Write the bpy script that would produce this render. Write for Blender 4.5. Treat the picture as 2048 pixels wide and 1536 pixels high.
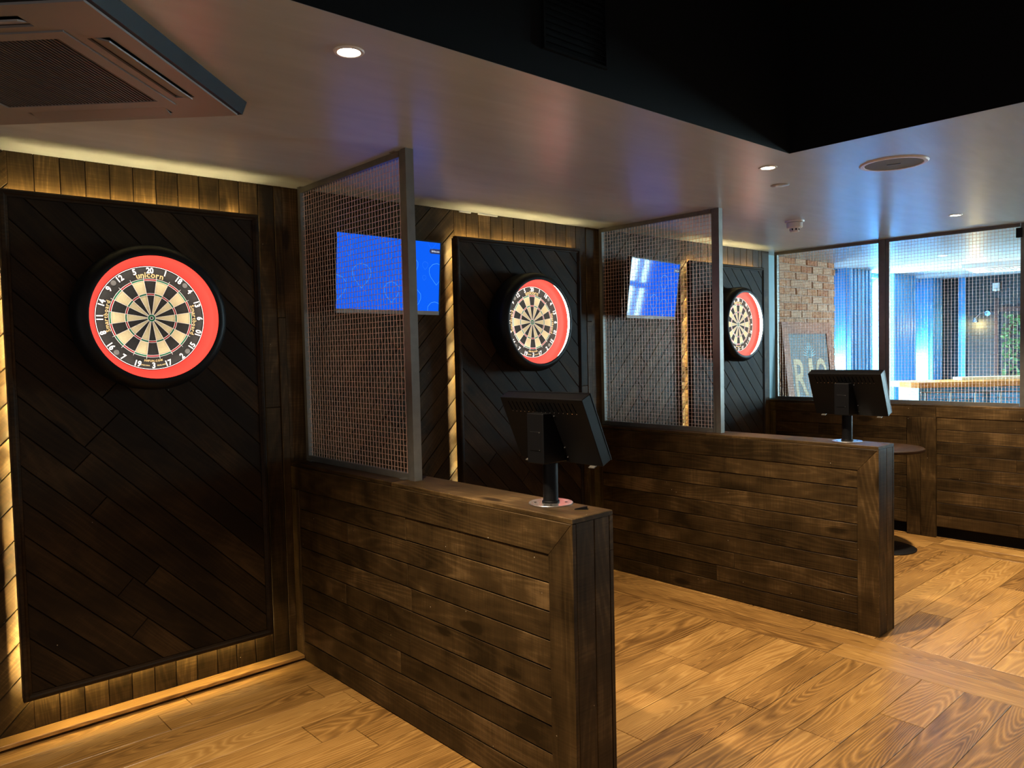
import bpy, math, random
from mathutils import Vector, Matrix

for o in list(bpy.data.objects):
    bpy.data.objects.remove(o)
random.seed(7)
scn = bpy.context.scene
COL = scn.collection
PI = math.pi

# ------------------------------------------------------------------ camera
cam_d = bpy.data.cameras.new('camera')
cam = bpy.data.objects.new('camera', cam_d)
COL.objects.link(cam)
Rv = Vector((0.7437, -0.6681, -0.0228)); Fv = Vector((0.6669, 0.7438, -0.0434))
Fv.normalize(); Rv = (Rv - Fv * Rv.dot(Fv)).normalized(); Uv = Rv.cross(Fv)
cam.matrix_world = Matrix((
    (Rv.x, Uv.x, -Fv.x, -0.3), (Rv.y, Uv.y, -Fv.y, -3.6796), (Rv.z, Uv.z, -Fv.z, 1.5574), (0, 0, 0, 1)))
cam_d.sensor_fit = 'HORIZONTAL'; cam_d.sensor_width = 36.0
cam_d.lens = 1531.5 / 2048 * 36.0
cam_d.clip_start = 0.05; cam_d.clip_end = 200
scn.camera = cam

# ------------------------------------------------------------------ world and exposure
w = bpy.data.worlds.new('world'); scn.world = w; w.use_nodes = True
w.node_tree.nodes['Background'].inputs[0].default_value = (0.98, 0.96, 0.94, 1)
w.node_tree.nodes['Background'].inputs[1].default_value = 0.34
vs = scn.view_settings
vs.view_transform = 'Standard'; vs.look = 'None'; vs.gamma = 1.0; vs.use_curve_mapping = False
vs.exposure = 0.0
cy = scn.cycles
cy.max_bounces = 5; cy.diffuse_bounces = 3; cy.glossy_bounces = 2; cy.transmission_bounces = 2
cy.caustics_reflective = False; cy.caustics_refractive = False
cy.use_adaptive_sampling = True; cy.adaptive_threshold = 0.03

LED_S = 112.0        # strips behind the panel tops and feet
LED_SIDE = 560.0    # upright strips, close to the wall
RING_S = 10.5        # light ring of the dartboard surrounds
TV_S = 1.0
WIN_S = 90.0         # daylight in the far windows
SPOT_W = 340.0       # ceiling downlights

# ------------------------------------------------------------------ materials
def mat(name):
    m = bpy.data.materials.new(name); m.use_nodes = True
    nt = m.node_tree
    return m, nt, nt.nodes['Principled BSDF']

def plain(name, col, rough=0.5, metal=0.0, spec=0.5, noise=0.0, bump=0.0, nscale=60):
    m, nt, b = mat(name)
    b.inputs['Base Color'].default_value = (*col, 1)
    b.inputs['Roughness'].default_value = rough
    b.inputs['Metallic'].default_value = metal
    b.inputs['Specular IOR Level'].default_value = spec
    tc = nt.nodes.new('ShaderNodeTexCoord'); n = nt.nodes.new('ShaderNodeTexNoise')
    n.inputs['Scale'].default_value = nscale; n.inputs['Detail'].default_value = 3
    nt.links.new(tc.outputs['Object'], n.inputs['Vector'])
    if noise:
        r = nt.nodes.new('ShaderNodeMapRange')
        r.inputs['To Min'].default_value = 1 - noise; r.inputs['To Max'].default_value = 1 + noise
        nt.links.new(n.outputs['Fac'], r.inputs['Value'])
        mx = nt.nodes.new('ShaderNodeMix'); mx.data_type = 'RGBA'; mx.blend_type = 'MULTIPLY'
        mx.inputs['Factor'].default_value = 1
        mx.inputs['A'].default_value = (*col, 1)
        nt.links.new(r.outputs['Result'], mx.inputs['B'])
        nt.links.new(mx.outputs['Result'], b.inputs['Base Color'])
    if bump:
        bp = nt.nodes.new('ShaderNodeBump'); bp.inputs['Strength'].default_value = bump
        bp.inputs['Distance'].default_value = 0.002
        nt.links.new(n.outputs['Fac'], bp.inputs['Height']); nt.links.new(bp.outputs['Normal'], b.inputs['Normal'])
    return m

def emit(name, col, s, base=(0.8, 0.8, 0.8)):
    m, nt, b = mat(name)
    b.inputs['Base Color'].default_value = (*base, 1)
    b.inputs['Emission Color'].default_value = (*col, 1)
    b.inputs['Emission Strength'].default_value = s
    b.inputs['Roughness'].default_value = 0.5
    return m

def wood(name, dark, mid, light, ring=34.0, ringamt=0.16, rough=(0.42, 0.6), spec=0.4, vary=0.3, blotch=1.0, fine=0.35, knots=True, stretch=1.0, pos=(0.30, 0.58, 0.82), bscale=(2.2, 9.0, 9.0), saw_marks=0.0, specks=0.0):
    """Board wood: grain runs along each board's own X axis, every board its own tone."""
    m, nt, b = mat(name)
    N = nt.nodes.new; L = nt.links.new
    tc = N('ShaderNodeTexCoord'); oi = N('ShaderNodeObjectInfo')
    mul = N('ShaderNodeVectorMath'); mul.operation = 'SCALE'; mul.inputs[0].default_value = (37.0, 11.3, 5.7)
    L(oi.outputs['Random'], mul.inputs['Scale'])
    add = N('ShaderNodeVectorMath'); add.operation = 'ADD'
    L(tc.outputs['Object'], add.inputs[0]); L(mul.outputs['Vector'], add.inputs[1])
    def noise(scale, sc, detail=3.0, dist=0.0, rgh=0.5):
        mp = N('ShaderNodeMapping'); mp.inputs['Scale'].default_value = sc
        L(add.outputs['Vector'], mp.inputs['Vector'])
        n = N('ShaderNodeTexNoise'); n.inputs['Scale'].default_value = scale
        n.inputs['Detail'].default_value = detail; n.inputs['Distortion'].default_value = dist
        n.inputs['Roughness'].default_value = rgh
        L(mp.outputs['Vector'], n.inputs['Vector']); return n.outputs['Fac']
    def math_(op, a, bb=None, c=None):
        k = N('ShaderNodeMath'); k.operation = op
        for i, v in enumerate((a, bb, c)):
            if v is None: continue
            if isinstance(v, (int, float)): k.inputs[i].default_value = v
            else: L(v, k.inputs[i])
        return k.outputs[0]
    contour = noise(1.0, (0.75 * stretch, 7.0, 7.0), 1.0, 0.12)
    saw = math_('PINGPONG', math_('MULTIPLY', contour, ring), 1.0)
    saw = math_('POWER', saw, 1.6)
    fib = noise(1.0, (9.0, 260.0, 120.0), 4.0, 0.0, 0.6)
    blo = noise(1.0, bscale, 4.0, 0.3)
    v = math_('MULTIPLY_ADD', math_('SUBTRACT', saw, 0.45), ringamt, 0.5)
    v = math_('MULTIPLY_ADD', math_('SUBTRACT', fib, 0.5), fine, v)
    v = math_('MULTIPLY_ADD', math_('SUBTRACT', blo, 0.5), blotch, v)
    v = math_('MULTIPLY_ADD', math_('SUBTRACT', oi.outputs['Random'], 0.5), vary, v)
    if knots:
        mp = N('ShaderNodeMapping'); mp.inputs['Scale'].default_value = (2.3, 6.5, 6.5)
        L(add.outputs['Vector'], mp.inputs['Vector'])
        vo = N('ShaderNodeTexVoronoi'); vo.inputs['Scale'].default_value = 1.0
        L(mp.outputs['Vector'], vo.inputs['Vector'])
        kn = N('ShaderNodeMapRange'); kn.inputs['From Min'].default_value = 0.07; kn.inputs['From Max'].default_value = 0.17
        kn.inputs['To Min'].default_value = -0.35; kn.inputs['To Max'].default_value = 0.0
        L(vo.outputs['Distance'], kn.inputs['Value'])
        v = math_('ADD', v, kn.outputs['Result'])
    if saw_marks:
        v = math_('MULTIPLY_ADD', math_('SUBTRACT', noise(1.0, (150.0, 6.0, 6.0), 2.0), 0.5), saw_marks, v)
    cr = N('ShaderNodeValToRGB'); e = cr.color_ramp.elements
    e[0].position = pos[0]; e[0].color = (*dark, 1); e[1].position = pos[2]; e[1].color = (*light, 1)
    x = e.new(pos[1]); x.color = (*mid, 1)
    L(v, cr.inputs['Fac']); L(cr.outputs['Color'], b.inputs['Base Color'])
    if specks:      # nail heads, dust and paint specks
        vs_ = N('ShaderNodeTexVoronoi'); vs_.inputs['Scale'].default_value = 26.0; L(add.outputs['Vector'], vs_.inputs['Vector'])
        near = math_('LESS_THAN', vs_.outputs['Distance'], 0.055)
        sep = N('ShaderNodeSeparateColor'); L(vs_.outputs['Color'], sep.inputs['Color'])
        few = math_('LESS_THAN', sep.outputs[0], specks)
        mx = N('ShaderNodeMix'); mx.data_type = 'RGBA'; L(math_('MULTIPLY', near, few), mx.inputs['Factor'])
        L(cr.outputs['Color'], mx.inputs['A']); mx.inputs['B'].default_value = (0.42, 0.36, 0.27, 1)
        L(mx.outputs['Result'], b.inputs['Base Color'])
    rr = N('ShaderNodeMapRange'); rr.inputs['To Min'].default_value = rough[0]; rr.inputs['To Max'].default_value = rough[1]
    L(fib, rr.inputs['Value']); L(rr.outputs['Result'], b.inputs['Roughness'])
    b.inputs['Specular IOR Level'].default_value = spec
    return m

M = {}
M['plank'] = wood('dark_stained_pine', (0.018, 0.0105, 0.0036), (0.058, 0.034, 0.0120), (0.145, 0.088, 0.035), spec=0.15, ringamt=0.12, vary=0.16, blotch=0.85, bscale=(4.2, 4.5, 4.5), saw_marks=0.22, specks=0.13)
M['panel'] = wood('dark_panel_pine', (0.009, 0.0046, 0.0016), (0.024, 0.0128, 0.0044), (0.054, 0.030, 0.0110), vary=0.26, ringamt=0.11, bscale=(3.5, 5.0, 5.0), saw_marks=0.12, specks=0.02, spec=0.16, rough=(0.5, 0.68))
M['floor'] = wood('oiled_oak', (0.115, 0.052, 0.012), (0.345, 0.178, 0.046), (0.55, 0.32, 0.098), ring=60.0, ringamt=0.27,
                  rough=(0.30, 0.46), spec=0.5, vary=0.27, blotch=0.5, fine=0.5, knots=False, stretch=1.0, pos=(0.20, 0.52, 0.86))
M['walnut'] = wood('table_wood', (0.014, 0.007, 0.003), (0.024, 0.012, 0.005), (0.04, 0.02, 0.009), knots=False, spec=0.08, rough=(0.5, 0.65))
M['barwood'] = wood('bar_top_wood', (0.38, 0.12, 0.015), (0.58, 0.22, 0.035), (0.70, 0.32, 0.07), knots=False)
M['signwood'] = wood('sign_frame_wood', (0.28, 0.075, 0.022), (0.46, 0.14, 0.045), (0.58, 0.22, 0.085), knots=False)
M['dark'] = plain('dark_substrate', (0.008, 0.006, 0.005), 0.9, spec=0.1, noise=0.2)
M['black_paint'] = plain('black_paint', (0.0035, 0.0036, 0.004), 0.8, spec=0.15, noise=0.2)
M['black_plastic'] = plain('black_plastic', (0.005, 0.005, 0.0055), 0.45, spec=0.2, noise=0.1)
M['kiosk'] = plain('black_powder_coat', (0.0030, 0.0030, 0.0034), 0.45, spec=0.16, noise=0.15, bump=0.1, nscale=900)
M['vent_dark'] = plain('vent_slot_black', (0.001, 0.001, 0.001), 0.9, spec=0.0, noise=0.1)
M['steel'] = plain('raw_steel', (0.17, 0.16, 0.14), 0.38, 0.5, noise=0.25, nscale=25)
M['wire'] = plain('rusty_wire', (0.84, 0.50, 0.35), 0.40, 0.5, noise=0.25, nscale=40)
M['steel_bright'] = plain('brushed_steel', (0.72, 0.70, 0.68), 0.25, 0.95, noise=0.08)
M['white_plastic'] = plain('white_plastic', (0.75, 0.74, 0.72), 0.4, noise=0.05)
M['ac'] = plain('ac_grey_plastic', (0.26, 0.235, 0.225), 0.45, noise=0.06, nscale=8)
M['ac_grille'] = plain('ac_grille_plastic', (0.085, 0.070, 0.066), 0.5, noise=0.06, nscale=8)
M['ac_dark'] = plain('ac_dark_skirt', (0.004, 0.0035, 0.0035), 0.45, spec=0.2, noise=0.1)
M['grey_cloth'] = plain('speaker_cloth', (0.16, 0.17, 0.18), 0.8, noise=0.3, bump=0.4, nscale=700)
M['led'] = emit('warm_led', (1.0, 0.74, 0.31), LED_S)
M['led_side'] = emit('warm_led_side', (1.0, 0.78, 0.34), LED_SIDE)
M['ring_light'] = emit('surround_light', (1.0, 0.95, 0.80), RING_S)
M['red_foam'] = plain('red_surround', (0.74, 0.020, 0.012), 0.55, noise=0.05)
M['lamp_on'] = emit('downlight_lens', (1.0, 0.86, 0.62), 40.0)
M['bulb'] = emit('warm_bulb', (1.0, 0.75, 0.30), 30.0)
M['daylight'] = emit('daylit_pane', (0.60, 0.90, 1.0), WIN_S)
M['shaded_pane'] = emit('blue_shaded_pane', (0.16, 0.55, 0.95), 1.6)
M['blue_paint'] = plain('blue_paint', (0.09, 0.36, 0.68), 0.45, noise=0.1, nscale=6)
M['teal_paint'] = plain('teal_paint', (0.22, 0.46, 0.55), 0.5, noise=0.08, nscale=6)
M['dark_wall'] = plain('dark_green_wall', (0.020, 0.024, 0.024), 0.6, noise=0.2, nscale=5)
M['brown_trim'] = plain('brown_trim', (0.06, 0.022, 0.014), 0.6, noise=0.2)
M['mortar'] = plain('pale_mortar', (0.48, 0.34, 0.25), 0.9, noise=0.25, bump=0.5, nscale=40)
M['cream'] = plain('cream_print', (0.72, 0.60, 0.38), 0.6, noise=0.1)
M['pink'] = plain('pink_red_print', (0.75, 0.10, 0.12), 0.6, noise=0.1)
M['slate'] = plain('slate_print', (0.085, 0.115, 0.14), 0.5, noise=0.5, nscale=9)
M['leaf'] = plain('leaf_green', (0.05, 0.13, 0.025), 0.6, noise=0.5, nscale=6)
M['sisal_black'] = plain('black_sisal', (0.013, 0.013, 0.012), 0.85, noise=0.8, bump=0.4, nscale=260)
M['sisal_cream'] = plain('cream_sisal', (0.76, 0.66, 0.39), 0.85, noise=0.12, bump=0.3, nscale=200)
M['sisal_red'] = plain('red_sisal', (0.46, 0.020, 0.030), 0.85, noise=0.2, nscale=200)
M['sisal_green'] = plain('green_sisal', (0.010, 0.19, 0.075), 0.85, noise=0.2, nscale=200)
M['white_wire'] = plain('white_wire', (0.88, 0.88, 0.88), 0.4, 0.0, noise=0.05)
M['gold_print'] = plain('gold_print', (0.70, 0.52, 0.24), 0.6, noise=0.1)
M['grey_disc'] = plain('grey_clip', (0.12, 0.12, 0.115), 0.5, noise=0.1)

# ceiling paint: grey eggshell with faint brush and roller marks
def ceiling_mat():
    m, nt, b = mat('grey_ceiling_paint')
    N = nt.nodes.new; L = nt.links.new
    tc = N('ShaderNodeTexCoord'); mp = N('ShaderNodeMapping'); mp.inputs['Scale'].default_value = (3.0, 14.0, 3.0)
    L(tc.outputs['Object'], mp.inputs['Vector'])
    n = N('ShaderNodeTexNoise'); n.inputs['Scale'].default_value = 1.0; n.inputs['Detail'].default_value = 5; n.inputs['Distortion'].default_value = 0.6
    L(mp.outputs['Vector'], n.inputs['Vector'])
    cr = N('ShaderNodeValToRGB'); e = cr.color_ramp.elements
    e[0].position = 0.3; e[0].color = (0.385, 0.437, 0.475, 1); e[1].position = 0.75; e[1].color = (0.455, 0.507, 0.545, 1)
    L(n.outputs['Fac'], cr.inputs['Fac']); L(cr.outputs['Color'], b.inputs['Base Color'])
    b.inputs['Roughness'].default_value = 0.33; b.inputs['Specular IOR Level'].default_value = 0.55
    return m
M['ceiling'] = ceiling_mat()

def screen_mat():
    m, nt, b = mat('blue_screen')
    b.inputs['Base Color'].default_value = (0.005, 0.01, 0.02, 1)
    b.inputs['Emission Color'].default_value = (0.0, 0.115, 0.95, 1)
    b.inputs['Emission Strength'].default_value = TV_S
    b.inputs['Roughness'].default_value = 0.05; b.inputs['Specular IOR Level'].default_value = 0.11
    return m
M['screen'] = screen_mat()
M['screen_line'] = emit('screen_outline', (0.05, 0.36, 1.0), 1.1, (0, 0, 0))
M['screen_faint'] = emit('screen_outline_faint', (0.01, 0.18, 0.98), 1.05, (0, 0, 0))
M['screen_white'] = emit('screen_text', (0.8, 0.85, 0.95), 1.0, (0, 0, 0))
M['pill'] = emit('screen_badge', (0.012, 0.02, 0.10), 1.0, (0.01, 0.01, 0.02))

def brick_mat():
    m, nt, b = mat('weathered_brick')
    N = nt.nodes.new; L = nt.links.new
    tc = N('ShaderNodeTexCoord'); oi = N('ShaderNodeObjectInfo')
    sc = N('ShaderNodeVectorMath'); sc.operation = 'SCALE'; sc.inputs[0].default_value = (31, 17, 9); L(oi.outputs['Random'], sc.inputs['Scale'])
    ad = N('ShaderNodeVectorMath'); L(tc.outputs['Object'], ad.inputs[0]); L(sc.outputs['Vector'], ad.inputs[1])
    n = N('ShaderNodeTexNoise'); n.inputs['Scale'].default_value = 22; n.inputs['Detail'].default_value = 5; L(ad.outputs['Vector'], n.inputs['Vector'])
    s = N('ShaderNodeMath'); s.operation = 'MULTIPLY_ADD'; L(oi.outputs['Random'], s.inputs[0]); s.inputs[1].default_value = 0.7; L(n.outputs['Fac'], s.inputs[2])
    cr = N('ShaderNodeValToRGB'); e = cr.color_ramp.elements
    e[0].position = 0.4; e[0].color = (0.40, 0.13, 0.055, 1); e[1].position = 1.15 if False else 1.0; e[1].color = (0.62, 0.40, 0.27, 1)
    x = e.new(0.68); x.color = (0.56, 0.27, 0.135, 1)
    L(s.outputs[0], cr.inputs['Fac']); L(cr.outputs['Color'], b.inputs['Base Color'])
    b.inputs['Roughness'].default_value = 0.9
    bp = N('ShaderNodeBump'); bp.inputs['Strength'].default_value = 0.5; bp.inputs['Distance'].default_value = 0.004
    L(n.outputs['Fac'], bp.inputs['Height']); L(bp.outputs['Normal'], b.inputs['Normal'])
    return m
M['brick'] = brick_mat()

for k in ('lamp_on', 'bulb', 'screen_line', 'screen_faint', 'screen_white', 'pill'):
    M[k].cycles.emission_sampling = 'NONE'      # the lamp inside each fitting already lights the room

# ------------------------------------------------------------------ helpers
class MB:
    """Collects simple shapes; build() links them as one mesh object."""
    def __init__(s): s.v = []; s.f = []
    def add(s, vs, fs):
        o = len(s.v); s.v += [tuple(x) for x in vs]; s.f += [tuple(i + o for i in f) for f in fs]; return s
    def box(s, a, b):
        x0, y0, z0 = [min(p, q) for p, q in zip(a, b)]; x1, y1, z1 = [max(p, q) for p, q in zip(a, b)]
        return s.add([(x0, y0, z0), (x1, y0, z0), (x1, y1, z0), (x0, y1, z0), (x0, y0, z1), (x1, y0, z1), (x1, y1, z1), (x0, y1, z1)],
                     [(0, 3, 2, 1), (4, 5, 6, 7), (0, 1, 5, 4), (1, 2, 6, 5), (2, 3, 7, 6), (3, 0, 4, 7)])
    def hexa(s, p):   # 8 points, bottom ring then top ring
        return s.add(p, [(0, 3, 2, 1), (4, 5, 6, 7), (0, 1, 5, 4), (1, 2, 6, 5), (2, 3, 7, 6), (3, 0, 4, 7)])
    def cyl(s, c, r, h, n=24, axis='z', r2=None):
        r2 = r if r2 is None else r2; vs = []
        for rr, hh in ((r, 0), (r2, h)):
            for i in range(n):
                a = 2 * PI * i / n; p = (rr * math.cos(a), rr * math.sin(a), hh)
                if axis == 'y': p = (p[0], p[2], p[1])
                elif axis == 'x': p = (p[2], p[0], p[1])
                vs.append((c[0] + p[0], c[1] + p[1], c[2] + p[2]))
        return s.add(vs, [tuple(range(n - 1, -1, -1)), tuple(range(n, 2 * n))] + [(i, (i + 1) % n, n + (i + 1) % n, n + i) for i in range(n)])
    def lathe(s, prof, n=48, axis='z', c=(0, 0, 0), closed=False):
        vs = []; k = len(prof)
        for i in range(n):
            a = 2 * PI * i / n; ca, sa = math.cos(a), math.sin(a)
            for r, h in prof:
                p = (r * ca, r * sa, h) if axis == 'z' else (r * ca, h, r * sa)
                vs.append((c[0] + p[0], c[1] + p[1], c[2] + p[2]))
        fs = []
        for i in range(n):
            j = (i + 1) % n
            for q in range(k if closed else k - 1):
                q2 = (q + 1) % k
                fs.append((i * k + q, j * k + q, j * k + q2, i * k + q2))
        return s.add(vs, fs)
    def tube(s, pts, r, n=4, caps=True):
        pts = [Vector(p) for p in pts]; o = []; m = len(pts)
        d0 = (pts[-1] - pts[0]).normalized(); up = Vector((0, 0, 1)) if abs(d0.z) < 0.9 else Vector((1, 0, 0))
        sx = d0.cross(up).normalized(); sy = sx.cross(d0).normalized()
        for p in pts:
            for i in range(n):
                a = 2 * PI * (i + 0.5) / n; o.append(p + sx * (r * math.cos(a)) + sy * (r * math.sin(a)))
        fs = [(q * n + i, q * n + (i + 1) % n, (q + 1) * n + (i + 1) % n, (q + 1) * n + i) for q in range(m - 1) for i in range(n)]
        if caps: fs += [tuple(range(n - 1, -1, -1)), tuple(range((m - 1) * n, m * n))]
        return s.add(o, fs)
    def mesh(s, name, m, smooth=False):
        me = bpy.data.meshes.new(name); me.from_pydata(s.v, [], s.f); me.update()
        me.materials.append(M[m] if isinstance(m, str) else m)
        if smooth:
            for p in me.polygons: p.use_smooth = True
        return me
    def build(s, name, m, parent=None, smooth=False, loc=None, rot=None):
        return link(name, s.mesh(name, m, smooth), parent, loc, rot)

def link(name, me, parent=None, loc=None, rot=None):
    o = bpy.data.objects.new(name, me); COL.objects.link(o)
    if parent: o.parent = parent
    if loc: o.location = loc
    if rot: o.rotation_euler = rot
    return o
def tag(o, label=None, cat=None, group=None, kind=None):
    for k, v in (('label', label), ('category', cat), ('group', group), ('kind', kind)):
        if v: o[k] = v
    return o
def empty(name, loc=(0, 0, 0), rz=0.0):
    o = bpy.data.objects.new(name, None); COL.objects.link(o); o.location = loc; o.rotation_euler = (0, 0, rz)
    o.empty_display_size = 0.1; return o
def copy_tree(o, parent=None):
    c = o.copy(); COL.objects.link(c); c.parent = parent
    for ch in list(o.children): copy_tree(ch, c)
    return c
def struct(o): o['kind'] = 'structure'; return o
def smooth_auto(o, ang=35):
    for p in o.data.polygons: p.use_smooth = True
    try: o.data.set_sharp_from_angle(angle=math.radians(ang))
    except Exception: pass
    return o

# --- boards: polygons laid in a plane (origin, U, V), grain along their own X axis
WALL = (Vector((0, 0, 0)), Vector((1, 0, 0)), Vector((0, 0, 1)))
FLOOR = (Vector((0, 0, 0)), Vector((1, 0, 0)), Vector((0, 1, 0)))
def clip(poly, nx, ny, d):            # keep nx*x+ny*y<=d
    out = []
    for i in range(len(poly)):
        a, b = poly[i], poly[(i + 1) % len(poly)]
        da, db = nx * a[0] + ny * a[1] - d, nx * b[0] + ny * b[1] - d
        if da <= 0: out.append(a)
        if (da < 0 < db) or (db < 0 < da):
            t = da / (da - db); out.append((a[0] + (b[0] - a[0]) * t, a[1] + (b[1] - a[1]) * t))
    return out
def inset(poly, e):
    n = len(poly); res = []
    for i in range(n):
        p0, p1, p2 = Vector(poly[i - 1]), Vector(poly[i]), Vector(poly[(i + 1) % n])
        d1 = (p1 - p0).normalized(); d2 = (p2 - p1).normalized()
        n1 = Vector((-d1.y, d1.x)); n2 = Vector((-d2.y, d2.x)); bis = n1 + n2
        l = bis.length
        if l < 1e-6: res.append(tuple(p1 + n1 * e)); continue
        bis /= l; res.append(tuple(p1 + bis * min(e / max(bis.dot(n1), 0.35), 3 * e)))
    return res
def area(p): return 0.5 * sum(p[i][0] * p[(i + 1) % len(p)][1] - p[(i + 1) % len(p)][0] * p[i][1] for i in range(len(p)))
def board(name, parent, frame, poly, ang, front, t, m, bev=0.0015):
    """poly in grain coordinates (grain along x), counter-clockwise."""
    q = []
    for p in poly:
        if not q or (Vector(p) - Vector(q[-1])).length > 0.002: q.append(p)
    if len(q) > 2 and (Vector(q[0]) - Vector(q[-1])).length < 0.002: q.pop()
    if len(q) < 3 or abs(area(q)) < 2e-4: return None
    O, U, V = frame; Nn = U.cross(V)
    cx = sum(p[0] for p in q) / len(q); cy = sum(p[1] for p in q) / len(q)
    loc = [(p[0] - cx, p[1] - cy) for p in q]; ins = inset(loc, bev); n = len(q)
    vs = [(x, y, -t) for x, y in loc] + [(x, y, -bev) for x, y in loc] + [(x, y, 0) for x, y in ins]
    fs = [tuple(range(n - 1, -1, -1)), tuple(range(2 * n, 3 * n))]
    for k in (0, n): fs += [(k + i, k + (i + 1) % n, k + n + (i + 1) % n, k + n + i) for i in range(n)]
    X = U * math.cos(ang) + V * math.sin(ang); Y = -U * math.sin(ang) + V * math.cos(ang)
    c = O + X * cx + Y * cy + Nn * front
    o = link(name, MB().add(vs, fs).mesh(name, m), parent)
    o.matrix_basis = Matrix(((X.x, Y.x, Nn.x, c.x), (X.y, Y.y, Nn.y, c.y), (X.z, Y.z, Nn.z, c.z), (0, 0, 0, 1)))
    return o
def strips(rect, ang, width, off=0.0, gap=0.0032, joints=None):
    """Cut a rectangle (u0,v0,u1,v1) into boards at an angle; yields polygons in grain coordinates."""
    u0, v0, u1, v1 = rect; ca, sa = math.cos(ang), math.sin(ang)
    base = [(u * ca + v * sa, -u * sa + v * ca) for u, v in ((u0, v0), (u1, v0), (u1, v1), (u0, v1))]
    lo = min(p[1] for p in base); hi = max(p[1] for p in base)
    k = math.floor((lo - off) / width)
    while off + k * width < hi:
        a = off + k * width; b = a + width - gap
        p = clip(clip(base, 0, -1, -a), 0, 1, b)
        k += 1
        if len(p) < 3: continue
        xs = [q[0] for q in p]; x0, x1 = min(xs), max(xs)
        cuts = joints(x0, x1) if joints else []
        prev = x0 - 1
        for c in list(cuts) + [x1 + 1]:
            r = clip(clip(p, -1, 0, -prev), 1, 0, c - gap * 0.5)
            prev = c + gap * 0.5
            if len(r) >= 3: yield r
def quad(u0, v0, u1, v1): return [(u0, v0), (u1, v0), (u1, v1), (u0, v1)]
def vboard(name, parent, frame, u0, u1, v0, v1, front, t, m, bev=0.0015):   # upright board: grain along V
    return board(name, parent, frame, quad(v0, -u1, v1, -u0), PI / 2, front, t, m, bev)
def hboard(name, parent, frame, u0, u1, v0, v1, front, t, m, bev=0.0015):
    return board(name, parent, frame, quad(u0, v0, u1, v1), 0.0, front, t, m, bev)
def few_joints(lo, hi):
    def f(x0, x1):
        L_ = x1 - x0
        if L_ < lo: return []
        out = []; x = x0 + random.uniform(0.35, 0.8) * hi
        while x < x1 - 0.25: out.append(x); x += random.uniform(0.7, 1.2) * hi
        return out
    return f

# --- lettering
_tmp = {}
def text_mesh(txt, size, bold=0.0, shear=0.0):
    key = (txt, size, bold, shear)
    if key in _tmp: return _tmp[key]
    cu = bpy.data.curves.new('lettering', 'FONT'); cu.body = txt; cu.size = size; cu.offset = bold; cu.shear = shear
    cu.align_x = 'CENTER'; cu.align_y = 'CENTER'; cu.resolution_u = 3
    ob = bpy.data.objects.new('lettering', cu); COL.objects.link(ob)
    dg = bpy.context.evaluated_depsgraph_get(); dg.update()
    me = bpy.data.meshes.new_from_object(ob.evaluated_get(dg))
    d = ([v.co.copy() for v in me.vertices], [tuple(p.vertices) for p in me.polygons])
    bpy.data.objects.remove(ob); bpy.data.curves.remove(cu); bpy.data.meshes.remove(me)
    _tmp[key] = d; return d
def width_of(ch, size, bold):
    v, f = text_mesh(ch, size, bold)
    return (max(p.x for p in v) - min(p.x for p in v)) if v else size * 0.3
def put_text(mb, txt, size, bold, x, y, rot, depth=0.0, sx=1.0, sy=1.0, centre=True):
    """Add lettering to a builder, drawn in local x/z with the reader on the -y side."""
    v, f = text_mesh(txt, size, bold)
    if not v: return
    mx = (max(p.x for p in v) + min(p.x for p in v)) / 2; my = (max(p.y for p in v) + min(p.y for p in v)) / 2 if centre else 0
    c, s = math.cos(rot), math.sin(rot); o = []
    for p in v:
        a, b = (p.x - mx) * sx, (p.y - my) * sy
        o.append((x + a * c - b * s, depth, y + a * s + b * c))
    mb.add(o, f)
def arc_text(mb, txt, size, bold, radius, centre_deg, depth, outward=True, track=1.0):
    ws = [width_of(c, size, bold) * 1.12 + size * 0.06 if c != ' ' else size * 0.3 for c in txt]
    tot = sum(ws) * track / radius; a = math.radians(centre_deg)
    cur = a + tot / 2 if outward else a - tot / 2
    for c, wd in zip(txt, ws):
        da = wd * track / radius
        cur2 = cur - da / 2 if outward else cur + da / 2
        if c != ' ':
            v, f = text_mesh(c, size, bold)
            put_text(mb, c, size, bold, radius * math.cos(cur2), radius * math.sin(cur2), cur2 - PI / 2 if outward else cur2 + PI / 2, depth, centre=False)
        cur = cur - da if outward else cur + da

# ------------------------------------------------------------------ dimensions (metres)
H = 2.412
PANELS = [(0.240, 1.302), (2.514, 3.590), (4.878, 5.993)]
PZ0, PZ1 = 0.175, 2.245
DIV = [(1.458, 1.660), (3.772, 3.973)]
DL, DH = 1.990, 1.013
FARX = 6.21; FARH = 1.052
SOF = 1.936           # depth of the lowered ceiling in front of the lanes
SOX = 2.967           # and where it widens

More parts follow.
